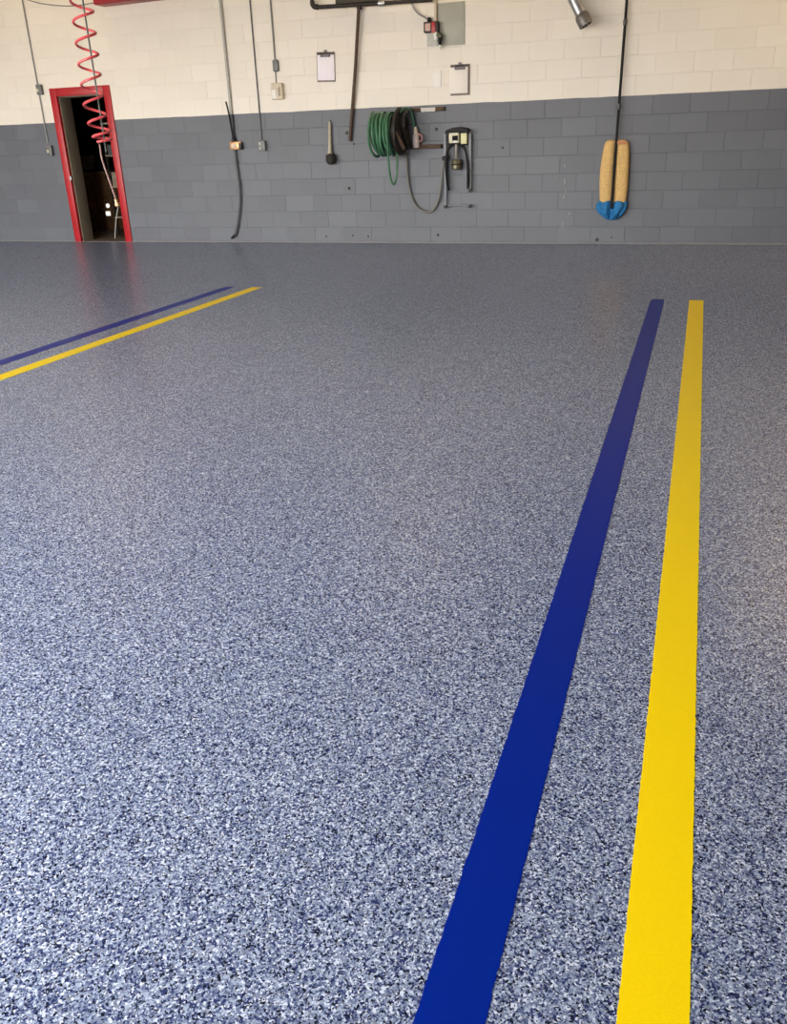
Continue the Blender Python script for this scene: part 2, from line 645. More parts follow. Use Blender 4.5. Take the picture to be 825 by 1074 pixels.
# ---- dark store room behind the doorway
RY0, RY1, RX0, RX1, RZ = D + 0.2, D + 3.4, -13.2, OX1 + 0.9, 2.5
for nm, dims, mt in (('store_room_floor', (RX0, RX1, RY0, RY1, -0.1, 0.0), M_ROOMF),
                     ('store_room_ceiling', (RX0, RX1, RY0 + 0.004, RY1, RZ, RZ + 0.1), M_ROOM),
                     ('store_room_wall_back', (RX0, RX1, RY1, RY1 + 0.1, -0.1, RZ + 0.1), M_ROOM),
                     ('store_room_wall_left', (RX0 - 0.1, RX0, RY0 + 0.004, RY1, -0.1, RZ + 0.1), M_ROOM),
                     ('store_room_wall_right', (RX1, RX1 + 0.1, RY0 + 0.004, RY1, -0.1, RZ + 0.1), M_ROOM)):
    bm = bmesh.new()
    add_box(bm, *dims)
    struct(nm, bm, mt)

# ================================================================== FLOOR STRIPES
YEND_R, YEND_L = 5.803 * H, 5.915 * H


def stripe(label, mat, xa, ya, xb, yb, w):
    """painted line from (xa, ya) to (xb, yb), both ends square"""
    bm = bmesh.new()
    d = Vector((xb - xa, yb - ya, 0))
    n = int(d.length / 0.012)
    s = Vector((d.y, -d.x, 0)).normalized() * w / 2
    rs = random.Random(label)
    top, bot = [], []
    for i in range(n + 1):
        p = Vector((xa, ya, 0)) + d * i / n
        a, b = s * (1 + rs.gauss(0, 0.012)), s * (1 + rs.gauss(0, 0.012))
        top.append((bm.verts.new(p - a + Vector((0, 0, 0.0012))), bm.verts.new(p + b + Vector((0, 0, 0.0012)))))
        bot.append((bm.verts.new(p - a), bm.verts.new(p + b)))
    for i in range(n):
        bm.faces.new((top[i][0], top[i][1], top[i + 1][1], top[i + 1][0]))
        bm.faces.new((top[i][0], top[i + 1][0], bot[i + 1][0], bot[i][0]))
        bm.faces.new((top[i][1], bot[i][1], bot[i + 1][1], top[i + 1][1]))
    for i in (0, n):
        bm.faces.new((top[i][0], top[i][1], bot[i][1], bot[i][0]))
    o = mesh_obj('floor_stripe', bm, mat, None, smooth=False)
    recenter(o)
    return tag(o, label, 'floor stripe')


SW = 0.107


def line_x(x0, y0, x1, y1, y):
    return x0 + (x1 - x0) * (y - y0) / (y1 - y0)


Y0S = -1.1
bx = lambda y: line_x(-0.1932 * H, 0.68 * H, -0.2103 * H, 5.803 * H, y)
yx = lambda y: line_x(0.0443 * H, 0.755 * H, 0.0251 * H, 5.803 * H, y)
stripe('blue floor stripe ending opposite the yellow mop', M_BLUE, bx(Y0S), Y0S, bx(YEND_R), YEND_R, SW)
stripe('yellow floor stripe ending opposite the yellow mop', M_YLINE, yx(Y0S), Y0S, yx(YEND_R), YEND_R, SW)
stripe('blue floor stripe running past the red-framed doorway', M_BLUE, -3.365 * H, Y0S, -3.368 * H, YEND_L, SW)
stripe('yellow floor stripe running past the red-framed doorway', M_YLINE, -3.142 * H, Y0S, -3.138 * H, YEND_L, SW)

# ================================================================== ADDED CEILING LAMPS (out of view, put in to warm the wall top and far floor)
for i, (x, y) in enumerate(((1.6, 10.2), (-3.4, 10.2), (-8.4, 10.2))):
    t = thing('added_tube_lamp', ('added long ceiling lamp with two glowing tubes above the yellow mop', 'added long ceiling lamp with two glowing tubes above the hose reel', 'added long ceiling lamp with two glowing tubes above the doorway')[i], 'added ceiling lamp', (x, y, CEIL - 0.16), 'added tube lamps along the back wall')
    box('added_lamp_housing', x - 0.75, x + 0.75, y - 0.12, y + 0.12, CEIL - 0.08, CEIL - 0.001, M_WHITE, t, 0.01)
    for s in (-0.06, 0.06):
        tube('added_lamp_tube', [(x - 0.7, y + s, CEIL - 0.1), (x + 0.7, y + s, CEIL - 0.1)], 0.014, M_TUBE, t, 10)
    l = bpy.data.lights.new('added_tube_light', 'AREA')
    l.shape = 'RECTANGLE'
    l.size, l.size_y = 1.4, 0.2
    l.energy = ADDED_LAMP_W[i]
    l.color = (1.0, 0.68, 0.36)
    lo = bpy.data.objects.new('added_tube_light', l)
    C.objects.link(lo)
    lo.parent = t
    lo.matrix_parent_inverse = t.matrix_world.inverted()
    lo.location = (x, y, CEIL - 0.125)

# ================================================================== STORE ROOM THINGS
yc = D + 1.7                                # cupboard front
cl = PY(92, 215, yc).x
cr = PY(118.5, 215, yc).x
ct = PY(105, 178, yc).z
t = thing('cupboard', 'low dark brown wooden cupboard inside the doorway', 'cupboard', ((cl + cr) / 2, yc + 0.25, 0))
box('cupboard_body', cl - 0.5, cr, yc + 0.02, yc + 0.5, 0.0, ct - 0.03, M_BROWN, t, 0.004)
box('worktop', cl - 0.52, cr + 0.02, yc - 0.02, yc + 0.52, ct - 0.03, ct, M_DARK, t, 0.004)
n = 3
wd = (cr - cl + 0.5) / n
for k in range(n):
    x0 = cl - 0.5 + k * wd
    d_ = box('cupboard_door', x0 + 0.006, x0 + wd - 0.006, yc, yc + 0.02, 0.06, ct - 0.05, M_BROWN, t, 0.004)
    lathe('knob', [(0.006, 0), (0.006, 0.015), (0.014, 0.02), (0.012, 0.03), (0, 0.032)], (x0 + wd - 0.05, yc, ct - 0.12), (0, -1, 0), M_DARK, d_, 10)

# round and square glowing spots on a backing in front of the cupboard
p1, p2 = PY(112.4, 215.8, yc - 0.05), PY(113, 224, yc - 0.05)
t = thing('glow_spots', 'round and square glowing white spots on a brown backing against the brown cupboard', 'lamp', (p2.x, yc, p2.z - 0.06))
box('spot_backing', p2.x - 0.07, p2.x + 0.07, yc - 0.03, yc - 0.001, p2.z - 0.08, p1.z + 0.07, M_BROWN, t, 0.006)
lathe('round_spot', [(0.034, 0), (0.034, 0.01), (0.02, 0.02), (0, 0.023)], (p1.x, yc - 0.03, p1.z), (0, -1, 0), M_GLOW, t, 14)
box('square_spot', p2.x - 0.042, p2.x + 0.042, yc - 0.05, yc - 0.03, p2.z - 0.034, p2.z + 0.034, M_GLOW, t, 0.006)

# boxes standing on the cupboard
for k, (px0, px1, py0, lab, mt) in enumerate(((86, 95, 163, 'dull brown carton standing on the dark cupboard', M_CARD), (96.5, 101, 156, 'tall black canister standing on the dark cupboard', M_BLACK))):
    a, b = PY(px0, 172, yc + 0.1), PY(px1, 172, yc + 0.1)
    top = PY((px0 + px1) / 2, py0, yc + 0.1).z
    if k == 0:
        o = box('carton', a.x, b.x, yc + 0.1, yc + 0.36, ct, top, mt, None, 0.004)
        recenter(o)
    else:
        r = (b.x - a.x) / 2
        o = lathe('canister', [(0, 0), (r, 0), (r, (top - ct) * 0.8), (r * 0.5, (top - ct) * 0.9), (r * 0.45, top - ct), (0, top - ct)], ((a.x + b.x) / 2, yc + 0.2, ct), (0, 0, 1), mt, None, 16)
        recenter(o)
    tag(o, lab, 'box' if k == 0 else 'canister')

# shelf rack behind the right jamb
ys = D + 0.95
xa = PY(116, 200, ys).x
xb = xa + 0.55
t = thing('shelf_rack', 'dark metal shelf rack just inside the doorway beside the brown cupboard', 'shelf', ((xa + xb) / 2, ys + 0.15, 0))
for x in (xa, xb - 0.03):
    for y in (ys, ys + 0.3):
        box('post', x, x + 0.03, y, y + 0.03, 0.0, 1.9, M_DARK, t)
for z in (0.25, 0.7, 1.15, 1.6):
    box('shelf_board', xa, xb, ys - 0.005, ys + 0.335, z, z + 0.025, M_CARD, t, 0.003)
for z, w, h, mt, lab in ((0.725, 0.16, 0.20, M_CARD, 'small brown carton on the dark rack, one shelf below a grey carton'), (1.175, 0.14, 0.14, M_BOXG, 'small grey carton on the upper shelf of the dark rack')):
    o = box('carton', xa + 0.04, xa + 0.04 + w, ys + 0.02, ys + 0.2, z, z + h, mt, None, 0.003)
    recenter(o)
    tag(o, lab, 'box')
# ================================================================== COILED AIR HOSE
YH = 4.55
base = PY(96, 60, YH)
hx = base.x
t = thing('coiled_air_hose', 'red coiled air hose hanging from the ceiling on a dark cable', 'air hose', (hx, YH, 0.6))
zend = PY(104.5, 149, YH).z
tube('drop_cable', [(hx, YH, CEIL), (hx, YH, PY(106, 160, YH).z)], 0.0048, pm('dark_cable', (0.05, 0.06, 0.055), 0.5), t, 8)
lathe('ceiling_hook', [(0.05, 0), (0.05, 0.012), (0.015, 0.02), (0.012, 0.06), (0, 0.06)], (hx, YH, CEIL), (0, 0, -1), M_STEEL, t, 14)
view = math.atan2(hx, YH)                   # direction camera -> hose; right-hand side is rotated by -90 degrees
right = Vector((math.cos(view), -math.sin(view), 0))
fwd = Vector((math.sin(view), math.cos(view), 0))


def zz(py):
    return PY(93, py, YH).z


keys = [(11.6 - 22.7 * 4, -4.0), (11.6, 0.0), (34.4, 1.0), (57.2, 2.0), (78.6, 3.0), (100, 4.0), (121, 5.0), (130, 5.5), (138, 6.0), (144, 6.5), (146.5, 7.0), (149.5, 7.4)]
pts = []
for (ya, ta), (yb, tb) in zip(keys, keys[1:]):
    n = int((tb - ta) * 24)
    for i in range(n):
        u = i / n
        tt = ta + (tb - ta) * u
        ang = 2 * math.pi * tt
        rr = 0.056
        sh = 0.026 if tt > 4 else 0.010 + 0.016 * max(0, tt) / 4
        if tt > 5.2:
            rr = 0.052
            sh = 0.026 - 0.018 * min(1, (tt - 5.2) / 1.2)
        c = Vector((hx, YH, zz(ya + (yb - ya) * u))) - right * sh
        pts.append(c + right * (rr * math.cos(ang)) - fwd * (rr * math.sin(ang)))
top = Vector((hx + 0.01, YH, CEIL - 0.03))
pts = spline([top, Vector((hx + 0.02, YH + 0.03, zz(-110)))], 4)[:1] + [Vector((hx + 0.03, YH + 0.02, zz(-112)))] + pts
tube('coil', pts, 0.0072, M_COIL, t, 8)
pts = [pts[-1]] + [PY(x, y, YH - 0.03) for x, y in ((104.5, 152), (106.5, 165), (110.5, 178), (117, 196), (121.5, 209))]
tube('hose_tail', pts, 0.0048, M_PINK, t, 8, 5)
a, b = PY(121.3, 208.5, YH - 0.03), PY(123.8, 217, YH - 0.03)
ax = (b - a).normalized()
ln = (b - a).length
lathe('brass_coupler', [(0, 0), (0.008, 0), (0.011, ln * 0.15), (0.011, ln * 0.5), (0.016, ln * 0.55), (0.016, ln * 0.85), (0.009, ln), (0, ln)], a, ax, M_BRASS, t, 12)
tube('whip_cord', [b, PY(123, 222, YH - 0.03), PY(121.4, 235, YH - 0.03), PY(120.6, 250, YH - 0.03)], 0.0032, M_HOSEG, t, 6, 5)


# ================================================================== WALL ELECTRICS
def vtube(name, px, py0, py1, rad, mat, parent, off=None, ztop=None):
    """vertical pipe against the wall through pixel (px, py1) upwards to py0 (or ztop)"""
    off = rad + 0.004 if off is None else off
    b = PW(px, py1, off)
    z1 = ztop if ztop is not None else PW(px, py0, off).z
    return tube(name, [(b.x, b.y, z1), (b.x, b.y, b.z)], rad, mat, parent, 8)


# left of the doorway: thin conduit with two boxes
b = PW(51, 163)
t = thing('switch_drop', 'thin dark conduit with two small grey boxes next to the red doorway', 'conduit', b)
vtube('conduit', 50.2, 0, 150, 0.010, M_GREY, t, ztop=CEIL)
for px, py in ((40.3, 94), (51.2, 158)):
    o = rbox('switch_box', px - 2.6, px + 2.6, py - 5.5, py + 5.5, 0.0, 0.055, M_BOXG, t, 0.006)
    q = PW(px, py, 0.055)
    box('switch_toggle', q.x - 0.028, q.x + 0.006, D - 0.07, D - 0.05, q.z - 0.03, q.z + 0.01, M_CREAM, o, 0.004)

# sagging wire running from the conduit towards the red cabinet
tube_pts = [PW(26, -1, 0.02), PW(42, 3.5, 0.03), (PW(62, 6, 0.03)), PW(80, 6, 0.03), PW(98, 3, 0.03)]
o = tube('sagging_wire', tube_pts, 0.007, M_GREY, None, 6, 6)
tag(recenter(o), 'thin grey wire sagging along the cream wall towards the red cabinet', 'wire')

# red cabinet above the doorway
a, bb = PW(97.5, 5, 0.25), PW(171, 0, 0.25)
t = thing('wall_cabinet', 'red steel cabinet mounted high on the cream wall above the doorway', 'cabinet', (a.x + 0.7, D - 0.12, a.z))
zc = a.z - 0.03
rz = Matrix.Translation((a.x, 0, a.z)) @ Matrix.Rotation(-0.016, 4, 'Y') @ Matrix.Translation((-a.x, 0, -a.z))
box('cabinet_body', a.x, a.x + 1.4, D - 0.23, D - 0.004, a.z, a.z + 0.6, M_RED2, t, 0.006, rz)
for k in range(2):
    d_ = box('cabinet_door', a.x + 0.01 + k * 0.695, a.x + 0.695 + k * 0.695, D - 0.25, D - 0.23, a.z + 0.01, a.z + 0.59, M_RED2, t, 0.004, rz)
    xh = a.x + (0.62 if k == 0 else 0.78)
    box('handle', xh - 0.008, xh + 0.008, D - 0.28, D - 0.25, a.z + 0.25, a.z + 0.36, M_STEEL, d_, 0.003, rz)

# broad pale conduit, copper-coloured junction box and loose cable below
b = PW(246, 153)
t = thing('junction_drop', 'grey conduit ending in a copper-coloured junction box with a hanging cable', 'conduit', b)
cb = PW(245.2, 146, 0.02)
tube('conduit', [(cb.x, cb.y, CEIL), (cb.x, cb.y, PAINT)], 0.020, M_PALE, t, 10)
tube('conduit', [(cb.x, cb.y, PAINT), (cb.x, cb.y, cb.z)], 0.021, pm('slate_conduit', (0.06, 0.065, 0.075), 0.5), t, 10)
o = rbox('junction_box', 240.5, 252.5, 148.5, 157, 0.0, 0.06, M_BRASS, t, 0.006)
q = PW(246, 153, 0.06)
box('receptacle', q.x - 0.045, q.x + 0.02, D - 0.075, D - 0.055, q.z - 0.02, q.z + 0.02, M_CREAM, o, 0.004)
q = PW(252, 153, 0.03)
box('cover_flap', q.x - 0.012, q.x + 0.03, D - 0.062, D - 0.004, q.z - 0.045, q.z + 0.035, M_DARK, o, 0.004)
q = PW(245.3, 146.5, 0.03)
lathe('gland', [(0.03, 0), (0.034, 0.03), (0.026, 0.07), (0, 0.07)], PW(245.4, 150, 0.03), (0, 0, 1), M_DARK, t, 12)
tube('loose_cable', [PW(244.8, 147, 0.05), PW(241.8, 130, 0.05), PW(239.2, 116, 0.06), PW(236.6, 106.5, 0.07)], 0.0115, M_BLACK, t, 8, 5)
tube('hanging_cable', [PW(246, 156, 0.035), PW(247.4, 170, 0.035), PW(250.6, 195, 0.04), PW(251.2, 215, 0.04), PW(249, 235, 0.04), PW(246.6, 247.5, 0.03)], 0.0165, pm('slate_cable', (0.085, 0.087, 0.092), 0.5), t, 8, 6)
a, bb = PW(247, 246, 0.03), PW(242.6, 250, 0.03)
tube('cable_plug', [a, bb], [0.02, 0.014], M_BLACK, t, 8)

# thin conduit with a small outlet box
b = PW(274, 158)
t = thing('outlet_drop', 'thin dark conduit ending in a small grey outlet box on the grey paint', 'conduit', b)
vtube('conduit', 274.6, 0, 148, 0.0085, pm('slate_conduit2', (0.09, 0.09, 0.095), 0.5), t, ztop=CEIL)
o = rbox('outlet_box', 270.8, 277.6, 147.5, 158.5, 0.0, 0.06, M_BOXG, t, 0.006)
q = PW(272.6, 153, 0.06)
for dz in (-0.028, 0.028):
    box('receptacle', q.x - 0.016, q.x + 0.016, D - 0.068, D - 0.055, q.z + dz - 0.018, q.z + dz + 0.018, M_PALE, o, 0.004)

# cord with inline switch and cream box
b = PW(289, 104)
t = thing('control_drop', 'cream control box hanging on a conduit with a grey inline switch', 'control box', b)
vtube('conduit', 288.3, 0, 64, 0.0105, M_GREY, t, ztop=CEIL)
rbox('inline_switch', 285.4, 291, 62.5, 75, 0.0, 0.05, M_BOXG, t, 0.014)
vtube('lower_conduit', 289.6, 74, 87, 0.008, M_GREY, t)
o = rbox('control_box', 284, 295.4, 87, 104.5, 0.0, 0.075, M_CREAM, t, 0.012)
q = PW(288.5, 98.5, 0.075)
box('box_cover', q.x - 0.042, q.x + 0.018, D - 0.083, D - 0.072, q.z - 0.055, q.z + 0.05, M_WHITE, o, 0.004)
bx_ = PW(292.6, 96, 0.075)
box('rocker', bx_.x - 0.012, bx_.x + 0.012, D - 0.085, D - 0.07, bx_.z - 0.05, bx_.z + 0.05, M_CARD, o, 0.004)


# ================================================================== CLIPBOARDS
def clipboard(label, x0, x1, y0, y1, shift, lean, paper=None):
    b_ = PW((x0 + x1) / 2, y1)
    t = thing('clipboard', label, 'clipboard', b_, 'clipboards on the cream wall')
    a = PW(x0, (y0 + y1) / 2, 0.01)
    c = PW(x1, (y0 + y1) / 2, 0.01)
    u = PW((x0 + x1) / 2, y0, 0.01)
    w, h = c.x - a.x, u.z - b_.z
    cx, cz = (a.x + c.x) / 2, (u.z + b_.z) / 2
    mt = Matrix.Translation((cx, D, cz)) @ Matrix.Rotation(lean, 4, 'Y')
    box('board', -w / 2, w / 2, -0.012, -0.006, -h / 2, h / 2, M_BOARD, t, 0.002, mt)
    box('paper', -w / 2 + 0.004 + shift[0], w / 2 - 0.012 + shift[0], -0.017, -0.0122, -h / 2 + 0.014 + shift[1], h / 2 - 0.035 + shift[1], paper or M_PAPER, t, 0.001, mt)
    bm = bmesh.new()
    add_box(bm, -w * 0.46, w * 0.46, -0.024, -0.012, h / 2 - 0.03, h / 2 - 0.006, 0.003)
    add_box(bm, -w * 0.27, w * 0.27, -0.034, -0.012, h / 2 - 0.055, h / 2 - 0.012, 0.006)
    add_lathe(bm, [(0, 0), (0.02, 0), (0.02, 0.012), (0, 0.012)], (0, -0.012, h / 2 + 0.004), (0, -1, 0), 12)
    bmesh.ops.transform(bm, matrix=mt, verts=bm.verts[:])
    mesh_obj('clip', bm, M_CLIP, t)


clipboard('clipboard with a pinkish white sheet next to the cream control box', 332.2, 351.2, 54.5, 86, (0.006, 0.004), 0.035)
clipboard('clipboard with a white sheet hanging crooked, dark board edge showing on its right', 472.2, 492.6, 67.5, 100, (-0.014, 0.007), 0.0, pm('warm_paper', (0.84, 0.78, 0.70), 0.7, var=0.02))

# ================================================================== IRON AIR PIPE WITH RUSTY DROP
b = PW(366.5, 148, 0.06)
t = thing('air_pipe', 'dark iron pipe along the wall top with a rusty pipe slanting down from it', 'pipe', b)
c0 = PW(327.5, 8, 0.10)
z_run = c0.z
tube('riser', [(c0.x, c0.y, CEIL), (c0.x, c0.y, c0.z + 0.05)], 0.022, M_DARK, t, 10)
tube('elbow', [(c0.x, c0.y, c0.z + 0.07), (c0.x + 0.006, c0.y, c0.z + 0.028), (c0.x + 0.03, c0.y, c0.z + 0.006), (c0.x + 0.075, c0.y, c0.z)], 0.029, M_DARK, t, 10, 4)
e = PW(399, 3.4, 0.10)
tube('pipe_run', [(c0.x + 0.05, c0.y, c0.z), e], 0.022, M_DARK, t, 10)
f = PW(453, -0.3, 0.10)
lathe('coupling', [(0, 0), (0.034, 0), (0.036, 0.02), (0.036, 0.06), (0.03, 0.08), (0, 0.08)], PW(397, 3.6, 0.10), (f - e), M_STEEL, t, 12)
tube('pipe_run', [PW(403, 3.2, 0.10), f], 0.022, M_DARK, t, 10)
box('cross_bar', PW(352, 0, 0.1).x, PW(401, 2, 0.1).x, D - 0.12, D - 0.085, PW(375, 2.3, 0.1).z - 0.005, PW(375, 2.3, 0.1).z + 0.10, pm('olive_iron', (0.04, 0.034, 0.018), 0.6, 0.2), t, 0.006)
tube('drop_pipe', [PW(376.3, 4, 0.075), PW(372.6, 70, 0.06), PW(366.8, 148, 0.035)], 0.0205, M_RUST, t, 10)
q = PW(376.4, 4, 0.07)
lathe('tee', [(0.032, -0.05), (0.034, -0.04), (0.034, 0.05), (0.032, 0.06)], q, (0.05, 0, -1), M_DARK, t, 12)

# ================================================================== HANGING BRUSH
a, bb = PW(346, 164, 0.05), PW(345.6, 127, 0.035)
t = thing('hand_brush', 'wooden handled brush with a dark round head hanging on the grey paint', 'brush', PW(346.5, 172.5))
ln = (bb - a).length
lathe('handle', [(0, 0), (0.036, 0), (0.032, 0.03), (0.022, 0.09), (0.019, ln * 0.5), (0.019, ln * 0.8), (0.014, ln * 0.95), (0.006, ln), (0, ln)], a, bb - a, M_WOODH, t, 14)
q = PW(346.4, 162, 0.075)
bm = bmesh.new()
add_lathe(bm, [(0, 0.012), (0.04, 0.005), (0.058, -0.01), (0.064, -0.05), (0.06, -0.085), (0.045, -0.11), (0.02, -0.122), (0, -0.124)], q, (0, 0, 1), 16)
mesh_obj('bristle_head', bm, M_BRIST, t)
lathe('hanging_loop', [(0.004, 0), (0.004, 0.05)], PW(345.6, 128, 0.035), (0, 0.6, 0.4), M_DARK, t, 8)

# ================================================================== GREY-GREEN PLATE, PRESSURE SWITCH, BLANK PLATE
bm = bmesh.new()
a, bb = PW(459.5, 47.5, 0.01), PW(487.5, 3, 0.01)
z1 = PW(473, 2.5).z
z0 = PW(473, 47.5).z
add_box(bm, a.x - 0.02, PW(487.5, 25).x, D - 0.012, D - 0.001, z0, z1, 0.003)
o = mesh_obj('cover_plate', bm, M_PLATE)
tag(recenter(o), 'large grey-green rectangular cover plate high on the cream wall', 'cover plate')

b = PW(461, 49)
t = thing('pressure_switch', 'red and black pressure switch on a cream pipe beside the grey-green plate', 'pressure switch', b)
vtube('cream_pipe', 456.6, 0, 23, 0.017, M_CREAM, t, 0.034, ztop=CEIL)
o = rbox('switch_case', 444, 459, 22.5, 34, 0.015, 0.10, M_DARK, t, 0.006)
rbox('dial_face', 445.6, 451.2, 24.5, 32.5, 0.095, 0.106, pm('pink_dial', (0.55, 0.36, 0.30), 0.5), o, 0.003)
rbox('red_cover', 452.2, 456.2, 23.2, 34.5, 0.09, 0.112, M_RED, o, 0.004)
q = PW(450, 21.5, 0.05)
lathe('cable_gland', [(0.03, -0.03), (0.026, 0.02), (0.012, 0.035), (0, 0.035)], q, (0, 0, 1), M_BLACK, t, 10)
tube('signal_wire', [PW(450, 21, 0.05), PW(445, 18.5, 0.05), PW(437.5, 13.5, 0.04), PW(432.5, 6, 0.04), PW(431, -4, 0.05)], 0.009, M_GREY, t, 6, 5)
q = PW(456.6, 33, 0.07)
lathe('white_fitting', [(0, 0), (0.024, 0), (0.027, 0.02), (0.027, 0.075), (0.02, 0.085), (0, 0.085)], PW(456.6, 33.4, 0.08), (0.15, 0, -1), M_WHITE, t, 12)
a = PW(459.2, 36.5, 0.08)
lathe('elbow_body', [(0, -0.02), (0.028, -0.015), (0.032, 0.02), (0.028, 0.05), (0, 0.055)], a, (0.75, 0, -0.5), pm('olive_metal', (0.10, 0.10, 0.07), 0.5, 0.4), t, 12)
lathe('drain_valve', [(0, 0), (0.026, 0), (0.022, 0.07), (0.015, 0.085), (0, 0.085)], PW(461.2, 38.5, 0.08), (0, 0, -1), M_BLACK, t, 12)
lathe('drain_tip', [(0, 0), (0.014, 0), (0.018, 0.025), (0.010, 0.055), (0, 0.055)], PW(461.3, 46.5, 0.08), (0, 0, -1), M_WHITE, t, 10)
# small grey patch plate below the switch
o = rbox('patch_plate', 447.5, 459.2, 35, 48.5, 0.0, 0.008, pm('pale_patch', (0.50, 0.49, 0.43), 0.5), None, 0.002)
tag(recenter(o), 'small pale grey plate directly below the red pressure switch', 'cover plate')

o = rbox('blank_plate', 453.2, 462.6, 74, 91.5, 0.0, 0.010, M_WHITE, None, 0.003)
tag(recenter(o), 'blank white plate on the cream wall beside the crooked clipboard', 'wall plate')

# ================================================================== HOSE REEL
yr = D - 0.30                               # reel axis
b = PW(405, 166, 0.3)
t = thing('hose_reel', 'wall-mounted reel wound with green hose, dark flange and iron brackets', 'hose reel', b)
cR = PW(419, 137.5, 0.30)                   # flange centre
cL = PW(392.5, 141.5, 0.30)
cz = (cR.z + cL.z) / 2
xl, xr = cL.x, cR.x
RR = 0.245
# drum
lathe('drum', [(0, 0), (0.17, 0), (0.17, xr - xl), (0, xr - xl)], (xl, yr, cz), (1, 0, 0), M_DARK, t, 24)
# flange: dished disc with rim
lathe('flange', [(0, 0.035), (0.06, 0.035), (0.09, 0.012), (0.20, 0.006), (0.25, 0.022), (0.268, 0.02), (0.272, 0.0), (0.262, -0.012), (0.2, -0.008), (0, -0.008)],
      (xr, yr, cz + 0.01), (1, 0, 0), M_DARK, t, 32)
# wound hose: loose drooping turns over the dark drum
pts = []
turns = 6
for i in range(turns * 28 + 1):
    u = i / (turns * 28)
    ang = 2 * math.pi * turns * u
    rr = RR - 0.018 + 0.010 * math.sin(ang * 0.37 + 1)
    droop = -0.03 * (1 - math.cos(ang)) * (0.5 - 0.25 * u)
    pts.append(Vector((xl + (xr - xl - 0.05) * u + 0.008 * math.sin(2.3 * ang), yr - rr * math.sin(ang), cz + rr * math.cos(ang) + droop)))
tube('wound_hose', pts, 0.0165, M_GREEN, t, 8)
pts = []
turns = 7
for i in range(turns * 28 + 1):
    u = i / (turns * 28)
    ang = 2 * math.pi * turns * u
    rr = RR - 0.05
    pts.append(Vector((xl + 0.02 + (xr - xl - 0.07) * u, yr - rr * math.sin(ang), cz + rr * math.cos(ang))))
tube('inner_wound_hose', pts, 0.016, M_GREEN, t, 8)
# slack loop hanging under the reel
lp = [PW(404, 125, 0.5), PW(406, 150, 0.56), PW(407.5, 172, 0.54), PW(409.5, 187, 0.5), PW(412.6, 193.5, 0.46), PW(415.6, 187, 0.42), PW(416.4, 172, 0.40), PW(416.2, 158, 0.36), PW(415, 146, 0.3)]
tube('slack_loop', lp, 0.0135, M_GREEN, t, 8, 6)
# brackets
arm = PW(424, 116.5, 0.05)
zt = PW(441, 115, 0.05).z
zb = PW(441, 154, 0.05).z
box('bracket_bar', PW(419, 115, 0.05).x, PW(465.5, 115, 0.05).x, D - 0.06, D - 0.006, zt - 0.022, zt + 0.022, M_RUST, t, 0.004)
box('bracket_bar', PW(420, 154, 0.05).x, PW(462.5, 154, 0.05).x, D - 0.06, D - 0.006, zb - 0.024, zb + 0.024, M_RUST, t, 0.004)
o = rbox('bar_sleeve', 441, 456, 112.8, 117.4, 0.055, 0.066, pm('sleeve_white', (0.55, 0.53, 0.49), 0.5), t, 0.003)
# swing arms from wall to axle
bm = bmesh.new()
xq = xr + 0.06
add_tube(bm, [(xq, D - 0.03, zt), (xq, D - 0.14, zt + 0.0), (xq, yr - 0.02, zt - 0.06), (xq, yr - 0.05, cz + 0.06), (xq, yr, cz - 0.03), (xq, D - 0.12, zb), (xq, D - 0.03, zb)], 0.026, 8)
mesh_obj('swing_arm', bm, M_DARK, t)
tube('axle', [(xl - 0.02, yr, cz), (xq + 0.03, yr, cz)], 0.022, M_DARK, t, 12)
tube('crank_handle', [PW(414.3, 138, 0.5), PW(419, 146, 0.48), PW(423.5, 156, 0.42)], [0.014, 0.020, 0.022], M_RUST, t, 8)
# hose running to the spray gun
tube('lead_hose', [PW(419, 118, 0.3), PW(424.5, 113.6, 0.22), PW(430, 115.5, 0.14), PW(432.8, 124, 0.10), PW(434.2, 134, 0.09)], 0.0135, pm('dull_green_hose', (0.05, 0.16, 0.11), 0.5), t, 8, 6)

b = PW(436.5, 155, 0.09)
t = thing('spray_gun', 'pinkish white spray gun on a green hose at the reel bracket', 'spray gun', b)
u = PW(434.5, 134, 0.09)
v = PW(436.4, 155, 0.09)
ln = (u - v).length
lathe('canister', [(0, 0), (0.040, 0), (0.042, 0.012), (0.040, ln * 0.6), (0.030, ln * 0.68), (0, ln * 0.7)], v, (0, 0, 1), pm('pinkish_plastic', (0.52, 0.44, 0.43), 0.45), t, 16)
lathe('neck', [(0.024, 0), (0.022, ln * 0.22), (0.015, ln * 0.38), (0, ln * 0.38)], Vector((v.x, v.y, v.z + ln * 0.66)), (-0.1, 0, 1), M_CREAM, t, 12)
q = PW(440, 143, 0.09)
tube('trigger', [PW(437, 140, 0.09), PW(441.5, 142, 0.1), PW(442, 147, 0.1), PW(439, 149, 0.1)], 0.011, pm('pink_plastic', (0.42, 0.2, 0.2), 0.5), t, 8, 4)

# grey hose looping to the pump
pts = [PW(425.5, 157, 0.05), PW(426.5, 175, 0.04), PW(428.5, 195, 0.04), PW(434, 213, 0.04), (PW(443, 221.3, 0.04)), PW(453, 221, 0.04), PW(460, 208, 0.05), PW(463, 188, 0.06), PW(464.8, 172, 0.07), PW(467, 165.5, 0.08)]
o = tube('grey_hose', pts, 0.0150, M_HOSEG, None, 8, 6)
tag(recenter(o), 'grey hose hanging in a wide loop between the hose reel and the pump rack', 'hose')

